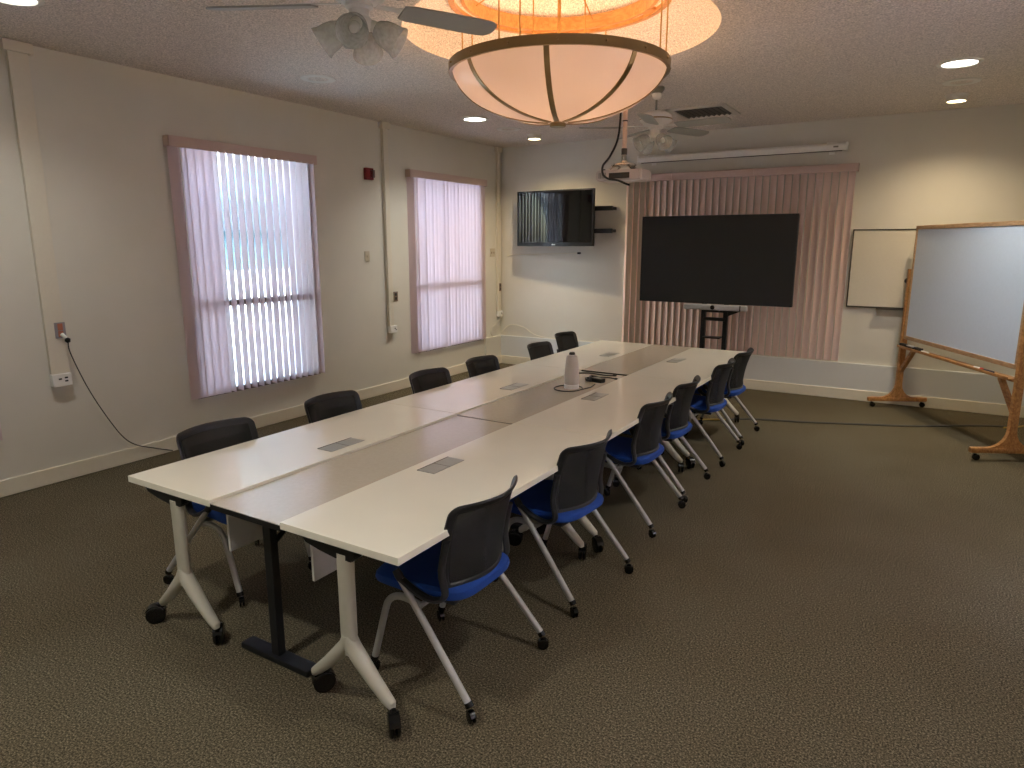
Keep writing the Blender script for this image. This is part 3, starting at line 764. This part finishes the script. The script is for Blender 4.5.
# ------------------------------------------------------------------ wheeled oak whiteboard
P0, P1 = Vector((5.38, 6.975, 0)), Vector((6.285, 5.25, 0))
d_ = P1-P0; LB = d_.length; rz = math.atan2(d_.y, d_.x)
o = thing('wheeled_whiteboard', tuple((P0+P1)/2), rz, 'large whiteboard in an oak frame on a wheeled wooden stand at right', 'whiteboard')
hl = LB/2
for s_ in (-1, 1):
    x = s_*hl
    m = MB(); m.box(x-.022, x+.022, -.032, .032, .07, 1.53, .006); m.build('post', M['oak'], o)
    m = MB(); m.box(x-.024, x+.024, -.32, .32, .065, .115, .012); f = m.build('foot', M['oak'], o)
    for t_ in (-1, 1):
        out = [(t_*.03, .112), (t_*.03, .27)] + [(t_*(.03+.16*(1-math.cos(q))), .112+.158*(1-math.sin(q))) for q in [R_(a) for a in (18, 36, 54, 72, 90)]]
        m = MB(); m.prism(out, x-.018, x+.018, Matrix(((0, 0, 1, 0), (1, 0, 0, 0), (0, 1, 0, 0), (0, 0, 0, 1)))); m.build('corner_brace', M['oak'], f)
        m = MB(); m.cyl((x, t_*.27, .06), (x, t_*.27, .045), .012)
        m.lathe([(.014, -.016), (.026, -.016), (.028, -.008), (.028, .008), (.026, .016), (.014, .016)], 18, Matrix.Translation((x, t_*.27+.01, .028)) @ Matrix.Rotation(R_(90), 4, 'Y')); m.build('caster', M['gloss_black'], f)
    # slanted brace from post to tray rail
    a, b = Vector((x-s_*.02, 0, .42)), Vector((x-s_*.24, 0, .675))
    dd = (b-a); mx = Matrix.Translation(a) @ dd.to_track_quat('Z', 'Y').to_matrix().to_4x4()
    m = MB(); m.box(-.02, .02, -.022, .022, 0, dd.length, .004, mx=mx); m.build('brace', M['oak'], o)
    m = MB(); m.lathe([(.008, 0), (.008, .03), (.026, .032), (.03, .045), (.022, .06), (0, .062)], 16, Matrix.Translation((x+s_*.022, 0, 1.40)) @ Matrix.Rotation(s_*R_(90), 4, 'Y')); m.build('pivot_knob', M['black_plastic'], o)
m = MB(); m.box(-hl+.02, hl-.02, -.03, .03, .67, .70, .004); m.build('stretcher_rail', M['oak'], o)
m = MB(); m.box(-hl+.03, hl-.03, -.075, -.03, .69, .70, .003); m.box(-hl+.03, hl-.03, -.08, -.072, .688, .712, .003); m.build('marker_tray', M['oak'], o)
bw = hl-.032; bz0, bz1 = .775, 1.985
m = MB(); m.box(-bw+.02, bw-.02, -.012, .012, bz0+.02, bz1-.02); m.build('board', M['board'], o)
m = MB(); fw = .04
m.box(-bw, bw, -.02, .02, bz0, bz0+fw, .004); m.box(-bw, bw, -.02, .02, bz1-fw, bz1, .004)
m.box(-bw, -bw+fw*.8, -.02, .02, bz0, bz1, .004); m.box(bw-fw*.8, bw, -.02, .02, bz0, bz1, .004)
m.build('board_frame', M['oak_pale'], o)
def on_tray(s, z=.7, y=-.052):
    p = (P0+P1)/2 + d_.normalized()*s + Vector((-d_.y, d_.x, 0)).normalized()*y
    return (p.x, p.y, z)
for s_, mt, lb in ((-hl+.12, 'felt', 'black whiteboard eraser at the left end of the wooden tray'), (-hl+.27, 'eraser_grey', 'grey eraser between two black ones on the wooden tray'), (-hl+.43, 'felt', 'black whiteboard eraser right of the grey one on the tray')):
    o = thing('whiteboard_eraser', on_tray(s_), rz, lb, 'eraser', 'erasers on the wheeled board tray')
    m = MB(); m.box(-.06, .06, -.02, .02, .001, .022, .004); m.build('felt_pad', M['felt'], o)
    m = MB(); m.box(-.062, .062, -.022, .022, .022, .036, .006); m.build('grip', M[mt], o)
for s_, mt, lb in ((-hl+.56, 'white_plastic', 'white marker next to the erasers on the wooden tray'), (hl-.48, 'marker_red', 'red marker towards the right end of the wooden tray'), (hl-.33, 'marker_blue', 'dark blue marker right of the red one on the tray')):
    o = thing('whiteboard_marker', on_tray(s_), rz+.06, lb, 'marker', 'markers on the wheeled board tray')
    m = MB(); m.cyl((-.055, 0, .01), (.03, 0, .01), .009); m.build('barrel', M['white_plastic' if mt != 'marker_blue' else 'marker_blue'], o)
    m = MB(); m.cyl((.03, 0, .01), (.065, 0, .01), .0098, .008); m.build('cap', M[mt], o)

# ------------------------------------------------------------------ tables
def caster(m, x, y, r, w, rz):
    mx = Matrix.Translation((x, y, r)) @ Matrix.Rotation(rz, 4, 'Z') @ Matrix.Rotation(R_(90), 4, 'Y')
    for s_ in (-1, 1):
        m.lathe([(.0, .004), (r*.75, .004), (r, .008), (r, w*.8), (r*.85, w), (r*.4, w*1.02), (0, w*1.02)], 22, mx @ (Matrix.Scale(-1, 4, (0, 0, 1)) if s_ < 0 else Matrix.Identity(4)), cap=False)
    hood = []
    for k in range(13):
        a = R_(20+140*k/12); hood.append((r*1.1*math.cos(a), r*1.1*math.sin(a)))
    hood += [(x_*.94, y_*.94) for x_, y_ in hood[::-1]]
    mh = Matrix.Translation((x, y, r)) @ Matrix.Rotation(rz+R_(90), 4, 'Z') @ Matrix.Rotation(R_(90), 4, 'X')
    m.prism(hood, -w*.9, w*.9, mh)
TRAIL = {(-1, -1, 1): 232, (-1, 1, 1): 138, (-1, -1, -1): 60, (-1, 1, -1): -42, (1, -1, 1): 150, (1, 1, 1): 20, (1, -1, -1): 200, (1, 1, -1): 110}
def white_table(y0, y1, x0, x1, inner, label):
    """inner: +1 when the grey strip lies on the +x side"""
    cx, cy = (x0+x1)/2, (y0+y1)/2; L = y1-y0-.004; W = x1-x0
    o = thing('flip_top_table', (cx, cy, 0), 0, label, 'table', 'white wheeled tables of the long conference table')
    m = MB(); m.box(-W/2, W/2, -L/2, L/2, TZ-.030, TZ, .0025); m.build('tabletop', M['top_white'], o)
    ix = inner*(W/2-.115)
    m = MB(); m.box(ix-.05, ix+.05, -.122, .122, TZ, TZ+.003, .001); pm = m.build('power_cover', M['power_grey'], o)
    m = MB(); m.box(ix-.052, ix-.047, -.122, .122, TZ+.0005, TZ+.0036); m.box(ix-.05, ix+.05, -.001, .001, TZ+.0005, TZ+.0036); m.build('cover_seam', M['alu_dark'], pm)
    m = MB(); m.box(inner*(W/2-.045)-.007, inner*(W/2-.045)+.007, -L/2+.11, L/2-.11, .45, TZ-.035, .003); m.build('modesty_panel', M['modesty'], o)
    m = MB(); m.cyl((0, -L/2+.07, TZ-.075), (0, L/2-.07, TZ-.075), .02); m.build('crossbar', M['black_metal'], o)
    for e in (-1, 1):
        y = e*(L/2-(.045 if (e < 0 and y0 < .1) or (e > 0 and y1 > 5) else .09))
        m = MB()
        prof = [(-.205, TZ-.031), (.07, TZ-.031), (.07, TZ-.07), (.05, TZ-.092), (-.03, TZ-.095), (-.12, TZ-.082), (-.19, TZ-.066), (-.205, TZ-.05)]
        m.prism(prof, y-.022, y+.022, Matrix(((1, 0, 0, 0), (0, 0, 1, 0), (0, 1, 0, 0), (0, 0, 0, 1))), .004); m.build('tilt_bracket', M['black_plastic'], o)
        m = MB()
        # tapered oval post and two splayed feet
        m.tube([(0, y, .25), (0, y, .34), (0, y, .5), (0, y, .6), (0, y, TZ-.07)], [.034, .04, .04, .041, .043], 18, flat=(.95, .62))
        for s_ in (-1, 1):
            m.tube([(0, y, .33), (s_*.014, y, .285), (s_*.06, y, .235), (s_*.125, y, .17), (s_*.18, y, .12), (s_*.2, y, .105), (s_*.205, y, .09)], [.028, .034, .033, .028, .024, .021, .014], 14, flat=(.9, 1))
        lg = m.build('leg', M['leg_beige'], o)
        for s_ in (-1, 1):
            sw = TRAIL[(e, s_, inner)]   # which way each swivel caster trails
            tx, ty = .034*math.cos(R_(sw)), .034*math.sin(R_(sw))
            m = MB(); caster(m, s_*.206+tx, y+ty, .045, .022, R_(sw-90)); m.cyl((s_*.206, y, .078), (s_*.206, y, .1), .009)
            m.tube([(s_*.206, y, .085), (s_*.206+tx*.5, y+ty*.5, .088), (s_*.206+tx, y+ty, .08)], .013, 10); m.build('caster', M['gloss_black'], lg)
    return o
side = {0: 'near', 1: 'middle', 2: 'far'}
for i in range(3):
    white_table(YS[i], YS[i+1], A0, A1, 1, {0: 'white wheeled table on the window side at the near end', 1: 'white wheeled table in the middle of the window side', 2: 'white wheeled table on the window side at the far end'}[i])
    white_table(YS[i], YS[i+1], A2, A3, -1, {0: 'white wheeled table on the right side, closest to the camera', 1: 'white wheeled table in the middle of the right side', 2: 'white wheeled table on the right side at the far end'}[i])
GZ = TZ-.009
def grey_table(y0, y1, label, lo, hi, up):
    GZ = TZ-.013+up
    cx, cy = (A1+A2)/2, (y0+y1)/2; L = y1-y0; W = A2-A1-.006
    o = thing('taupe_table', (cx, cy, 0), 0, label, 'table', 'taupe tables down the middle')
    m = MB(); m.box(-W/2, W/2, -L/2+lo, L/2-hi, GZ-.004, GZ, .001); m.build('tabletop', M['top_grey'], o)
    m = MB(); m.box(-W/2, W/2, -L/2+lo, L/2-hi, GZ-.028, GZ-.0042, .002); m.build('edge_band', M['black_plastic'], o)
    m = MB(); m.box(-.03, .03, -L/2+.1, L/2-.1, GZ-.075, GZ-.03, .004); m.build('beam', M['black_metal'], o)
    for e in (-1, 1):
        y = e*(L/2-.125)
        m = MB(); m.box(-.024, .024, y-.02, y+.02, .03, GZ-.03, .005); pst = m.build('post', M['black_metal'], o)
        m = MB(); m.box(-.215, .215, y-.035, y+.035, .001, .032, .008); m.build('foot', M['black_metal'], pst)
        m = MB(); m.tube([(.02, y-e*.01, .56), (.0, y-e*.2, GZ-.06)], .012, 8); m.build('brace', M['black_metal'], o)
    return o
grey_table(0.0, YS[1], 'taupe center table at the near end with window light on it', 0.004, .004, 0)
grey_table(YS[1], YS[2], 'taupe center table in the middle, holding the round camera', .004, .014, .004)
grey_table(YS[2], YS[3], 'taupe center table at the far end by the display stand', .012, .002, .0125)

# ------------------------------------------------------------------ chairs (local +x = forward)
def make_chair(label):
    o = thing('nesting_chair', (0, 0, 0), 0, label, 'chair', 'blue mesh-back chairs round the conference table')
    # seat cushion
    def seat_out(s):
        pts = []
        for k in range(48):
            a = 2*PI*k/48; c, q = math.cos(a), math.sin(a)
            e = .45
            x = .245*math.copysign(abs(c)**e, c); y = (.235-.012*(x < 0))*math.copysign(abs(q)**e, q)
            pts.append((x*s+.062, y*s))
        return pts
    t = bmesh.new(); rings = []
    for s, z, dome in ((.90, .415, 0), (.98, .422, 0), (1.0, .438, 0), (.985, .455, 0), (.93, .467, 0), (.8, .471, .0), (.5, .469, 0)):
        ring = []
        for x, y in seat_out(s):
            zz = z - .02*max(0, (x-.17)/.13)**2 + .006*max(0, (-x-.02)/.16)
            ring.append(t.verts.new((x, y, zz)))
        rings.append(ring)
    for A, B in zip(rings, rings[1:]):
        for k in range(48): t.faces.new((A[k], A[(k+1) % 48], B[(k+1) % 48], B[k]))
    t.faces.new(rings[0][::-1]); t.faces.new(rings[-1])
    bmesh.ops.recalc_face_normals(t, faces=t.faces)
    m = MB(); m.merge(t); m.build('seat', M['seat_blue'], o)
    m = MB(); m.box(-.13, .24, -.19, .19, .398, .42, .008); m.build('seat_pan', M['black_plastic'], o)
    # back: curved frame and mesh
    def back_pt(u, v):
        """u in -1..1 across, v in 0..1 up"""
        z = .468+.364*v
        hw = .216+.022*math.sin(PI*min(1, v*1.15)*.5)
        x = -.165-.05*v+.08*u*u-.03*v*v*(1-abs(u)*.3)+.012*math.sin(PI*v)
        return Vector((x, hw*u, z))
    N, K = 14, 12
    def rr(u, v):   # rounded rectangle mapping
        return u, v
    g = [[back_pt(-.90+1.80*i/N, .05+.88*j/K) for j in range(K+1)] for i in range(N+1)]
    m = MB(); m.sheet(g, .004); m.build('back_mesh', M['mesh_black'], o)
    # the frame: a rounded band round the mesh
    lp = []
    def cor(cu, cv, a0, ru, rv):
        for k in range(6):
            a = R_(a0+90*k/5); lp.append((cu+ru*math.cos(a), cv+rv*math.sin(a), math.cos(a), math.sin(a)))
    def side(u0, v0, u1, v1, nu, nv, n_):
        for k in range(1, n_): lp.append((u0+(u1-u0)*k/n_, v0+(v1-v0)*k/n_, nu, nv))
    cor(.84, .89, 0, .16, .11); side(.84, 1, -.84, 1, 0, 1, 10); cor(-.84, .89, 90, .16, .11); side(-1, .89, -1, .12, -1, 0, 6)
    cor(-.84, .12, 180, .16, .12); side(-.84, 0, .84, 0, 0, -1, 10); cor(.84, .12, 270, .16, .12); side(1, .12, 1, .89, 1, 0, 6)
    g2 = []
    for u, v, nu, nv in lp:
        row = []
        tw = .105 if nv > .5 else .06
        for f, lift in ((0, .002), (.2, .009), (.7, .008), (1, .003), (.7, -.005), (.2, -.008), (0, -.003)):
            uu, vv = u-nu*.15*f, v-nv*tw*f
            row.append(back_pt(uu, vv)+Vector((lift, 0, 0)))
        g2.append(row)
    m = MB(); m.loft(g2); m.build('back_frame', M['frame_black'], o)
    for s_ in (-1, 1):
        # black side arm: down the back, then forward to the leg hub
        pts = smooth_path([back_pt(s_*.97, .6)+Vector((-.012, 0, 0)), back_pt(s_*1.0, .25)+Vector((-.012, s_*.006, 0)), (-.112, s_*.226, .455), (-.06, s_*.236, .428), (.01, s_*.245, .445), (.085, s_*.252, .485)], 5)
        m = MB(); m.tube(pts, .0155, 10, flat=(.8, 1.25)); m.build('back_support', M['frame_black'], o)
        # rear leg
        m = MB(); m.cyl((.1, s_*.252, .502), (-.262, s_*.285, .075), .0145, seg=14); lg = m.build('rear_leg', M['chair_tube'], o)
        m = MB(); m.tube([(.112, s_*.252, .518), (.098, s_*.252, .5), (.085, s_*.2525, .484)], [.015, .018, .017], 12); m.build('hub', M['black_plastic'], lg)
        m = MB(); m.cyl((-.255, s_*.284, .083), (-.266, s_*.285, .066), .017); caster(m, -.27, s_*.285, .025, .012, R_(60*s_)); m.build('caster', M['gloss_black'], lg)
        # front leg
        pts = smooth_path([(-.01, s_*.246, .392), (.06, s_*.24, .40), (.12, s_*.238, .395), (.165, s_*.237, .365), (.19, s_*.236, .31), (.235, s_*.235, .16), (.262, s_*.235, .07)], 5)
        m = MB(); m.tube(pts, .0145, 12); lg = m.build('front_leg', M['chair_tube'], o)
        m = MB(); m.cyl((.26, s_*.235, .08), (.265, s_*.235, .06), .017); caster(m, .27, s_*.235, .025, .012, R_(30*s_+90)); m.build('caster', M['gloss_black'], lg)
    m = MB(); m.cyl((-.005, -.245, .392), (-.005, .245, .392), .011); m.build('stretcher', M['chair_tube'], o)
    return o
# right side: facing -x; left side: facing +x
rights = [(3.99, .515, PI, 'blue mesh chair on the right side, nearest the camera'),
          (4.02, 1.425, PI-.1, 'second blue mesh chair from the camera on the right side'),
          (3.995, 2.49, PI-.01, 'third blue mesh chair from the camera on the right side'),
          (3.98, 3.17, PI, 'fourth blue mesh chair from the camera on the right side'),
          (4.0, 4.11, PI, 'fifth blue mesh chair from the camera on the right side'),
          (3.995, 4.82, PI-.02, 'blue mesh chair at the far end of the right side')]
lefts = [(2.515, .565, 0, 'blue mesh chair on the window side, nearest the camera'),
         (2.508, 1.42, .02, 'second mesh chair from the camera on the window side'),
         (2.505, 2.43, -.01, 'third mesh chair from the camera on the window side'),
         (2.505, 3.16, .01, 'fourth mesh chair from the camera on the window side'),
         (2.505, 4.18, .02, 'fifth mesh chair from the camera on the window side, left of the round camera'),
         (2.35, 5.04, 0, 'mesh chair pushed back at the far end of the window side')]
proto = None
for x, y, r, lb in rights+lefts:
    if proto is None:
        proto = make_chair(lb); proto.location = (x, y, 0); proto.rotation_euler = (0, 0, r)
    else:
        dup(proto, (x, y, 0), r, lb)

# ------------------------------------------------------------------ things on the table
o = thing('conference_camera', (3.345, 2.89, GZ), 0, 'white tapered round conference camera standing on the taupe middle table', 'conference camera')
m = MB(); m.lathe([(0, .001), (.054, .001), (.056, .006), (.056, .03), (.053, .034)], 40, cap=False); m.build('base', M['white_plastic'], o)
m = MB(); m.lathe([(.053, .034), (.055, .06), (.053, .12), (.048, .19), (.043, .235), (.037, .252), (.02, .258), (0, .258)], 40, cap=False); m.build('body', M['camera_white'], o)
m = MB(); m.lathe([(.022, .257), (.022, .27), (.016, .277), (0, .279)], 24, cap=False); m.build('lens_cap', M['alu_dark'], o)
m = MB(); c = Vector((3.345, 2.89, GZ+.005))
loop = [c+Vector((.115*math.cos(R_(a))*.9-.01, .115*math.sin(R_(a))-.035, 0)) for a in range(0, 361, 15)]
m.tube([c+Vector((.1, .2, 0)), c+Vector((.12, .08, 0))]+loop, .0042, 8)
tag(m.build('black_cable', M['cable']), 'black cable coiled round the foot of the white conference camera', 'cable')
o = thing('power_adapter', (3.42, 3.2, GZ), R_(-15), 'black power adapter lying on the taupe table beside the round camera', 'power adapter')
m = MB(); m.box(-.055, .055, -.028, .028, .001, .034, .006); m.build('body', M['black_plastic'], o)
m = MB(); m.box(-.03, .05, -.02, .02, .0335, .035, .001); m.build('rating_plate', M['grey_box'], o)
m = MB()
m.tube([(-.055, 0, .018), (-.09, .01, .014), (-.12, .05, .012), (-.08, .09, .012), (-.03, .07, .02), (-.05, .03, .03), (-.09, .02, .02), (-.12, 0, .013), (-.08, -.04, .013), (-.03, -.05, .014), (-.06, -.02, .034), (-.1, .03, .03), (-.06, .06, .026)], .0105, 8); m.build('cord_bundle', M['cable'], o)
m = MB(); m.tube([Vector(p)+Vector((0, 0, GZ+.004)) for p in smooth_path([(3.16, 3.25, 0), (3.12, 3.42, 0), (3.2, 3.5, 0), (3.36, 3.48, .0), (3.43, 3.50, 0)])], .0045, 8); m.sphere((3.435, 3.5, GZ+.008), .012, (1.6, 1, .7), 10)
tag(m.build('black_cable', M['cable']), 'black cable end by the dark gap before the far taupe table', 'cable')
m = MB(); m.tube([Vector(p)+Vector((0, 0, GZ+.004)) for p in smooth_path([(3.34, 3.3, 0), (3.36, 3.38, 0), (3.44, 3.40, 0), (3.5, 3.37, 0)])], .0045, 8); m.sphere((3.502, 3.37, GZ+.008), .01, (1.6, 1, .7), 10)
tag(m.build('black_cable', M['cable']), 'short black cable with a plug right of the power adapter', 'cable')

# ------------------------------------------------------------------ cables on the floor
m = MB(); pts = smooth_path([(3.85, 5.36, 0), (4.15, 5.56, 0), (4.6, 5.70, 0), (5.1, 5.9, 0), (5.6, 6.12, 0), (6.1, 6.45, 0), (6.4, 6.58, 0)])
m.tube([p+Vector((0, 0, .007)) for p in pts], .014, 8, flat=(1.5, .55))
tag(m.build('floor_cable', M['cable_grey']), 'long dark cable crossing the carpet from the table to the right wall', 'cable')
m = MB(); m.tube([Vector(p) for p in smooth_path([(3.64, 5.22, .008), (3.76, 5.29, .008), (3.9, 5.37, .008)])], .008, 8)
tag(m.build('floor_cable', M['cable_yellow']), 'short yellow cable on the carpet under the far end of the table', 'cable')
m = MB(); m.tube([Vector(p) for p in smooth_path([(6.34, 6.49, .008), (6.46, 6.6, .008), (6.6, 6.78, .008), (6.75, 6.9, .008)])], .008, 8)
tag(m.build('floor_cable', M['cable_yellow']), 'yellow cable on the carpet at the right edge behind the wheeled board', 'cable')

# ------------------------------------------------------------------ daylight
w = bpy.data.worlds.new('sky'); sc.world = w; w.use_nodes = True
nt = w.node_tree; bg = nt.nodes['Background']
sky = nt.nodes.new('ShaderNodeTexSky'); sky.sky_type = 'NISHITA'; sky.sun_elevation = R_(48); sky.sun_rotation = R_(120); sky.sun_disc = False
sky.air_density = 1.2; sky.dust_density = 2.0
nt.links.new(sky.outputs['Color'], bg.inputs['Color']); bg.inputs['Strength'].default_value = 3
l = bpy.data.lights.new('sun', 'SUN'); l.energy = 5; l.angle = R_(.6); l.color = (1, .95, .86)
lo = bpy.data.objects.new('sun', l); COL.objects.link(lo)
dv = Vector((-.06, .68, -.73)); lo.rotation_euler = dv.to_track_quat('-Z', 'Y').to_euler()

for x, sgn, W_ in ((-.16, 1, WINS), (XR+.16, -1, FILL_WINS)):
    for a, b in W_:
        pl = bpy.data.lights.new('window_portal', 'AREA'); pl.shape = 'RECTANGLE'; pl.size = b-a; pl.size_y = WZ1-WZ0
        pl.cycles.is_portal = True
        po = bpy.data.objects.new('window_portal', pl); COL.objects.link(po); po.location = (x, (a+b)/2, (WZ0+WZ1)/2)
        po.rotation_euler = Vector((sgn, 0, 0)).to_track_quat('-Z', 'Z').to_euler()

# ------------------------------------------------------------------ camera (solved from the photograph's lines)
yaw, pitch = .5485, .2021
F = Vector((-math.sin(yaw)*math.cos(pitch), math.cos(yaw)*math.cos(pitch), -math.sin(pitch)))
Rv = Vector((math.cos(yaw), math.sin(yaw), 0)); U = Rv.cross(F)
cam = bpy.data.cameras.new('camera'); cam.sensor_width = 36; cam.lens = 36*683/1024; cam.clip_start = .02
co = bpy.data.objects.new('camera', cam); COL.objects.link(co)
mx = Matrix((Rv, U, -F)).transposed().to_4x4(); mx.translation = (5.593, -1.651, 1.794)
co.matrix_world = mx
sc.camera = co
sc.view_settings.view_transform = 'Standard'; sc.view_settings.look = 'None'
sc.view_settings.exposure = .52; sc.view_settings.gamma = 1
sc.view_settings.use_curve_mapping = False
sc.cycles.use_denoising = True
sc.cycles.max_bounces = 10; sc.cycles.diffuse_bounces = 5; sc.cycles.transparent_max_bounces = 16
sc.cycles.sample_clamp_indirect = 6
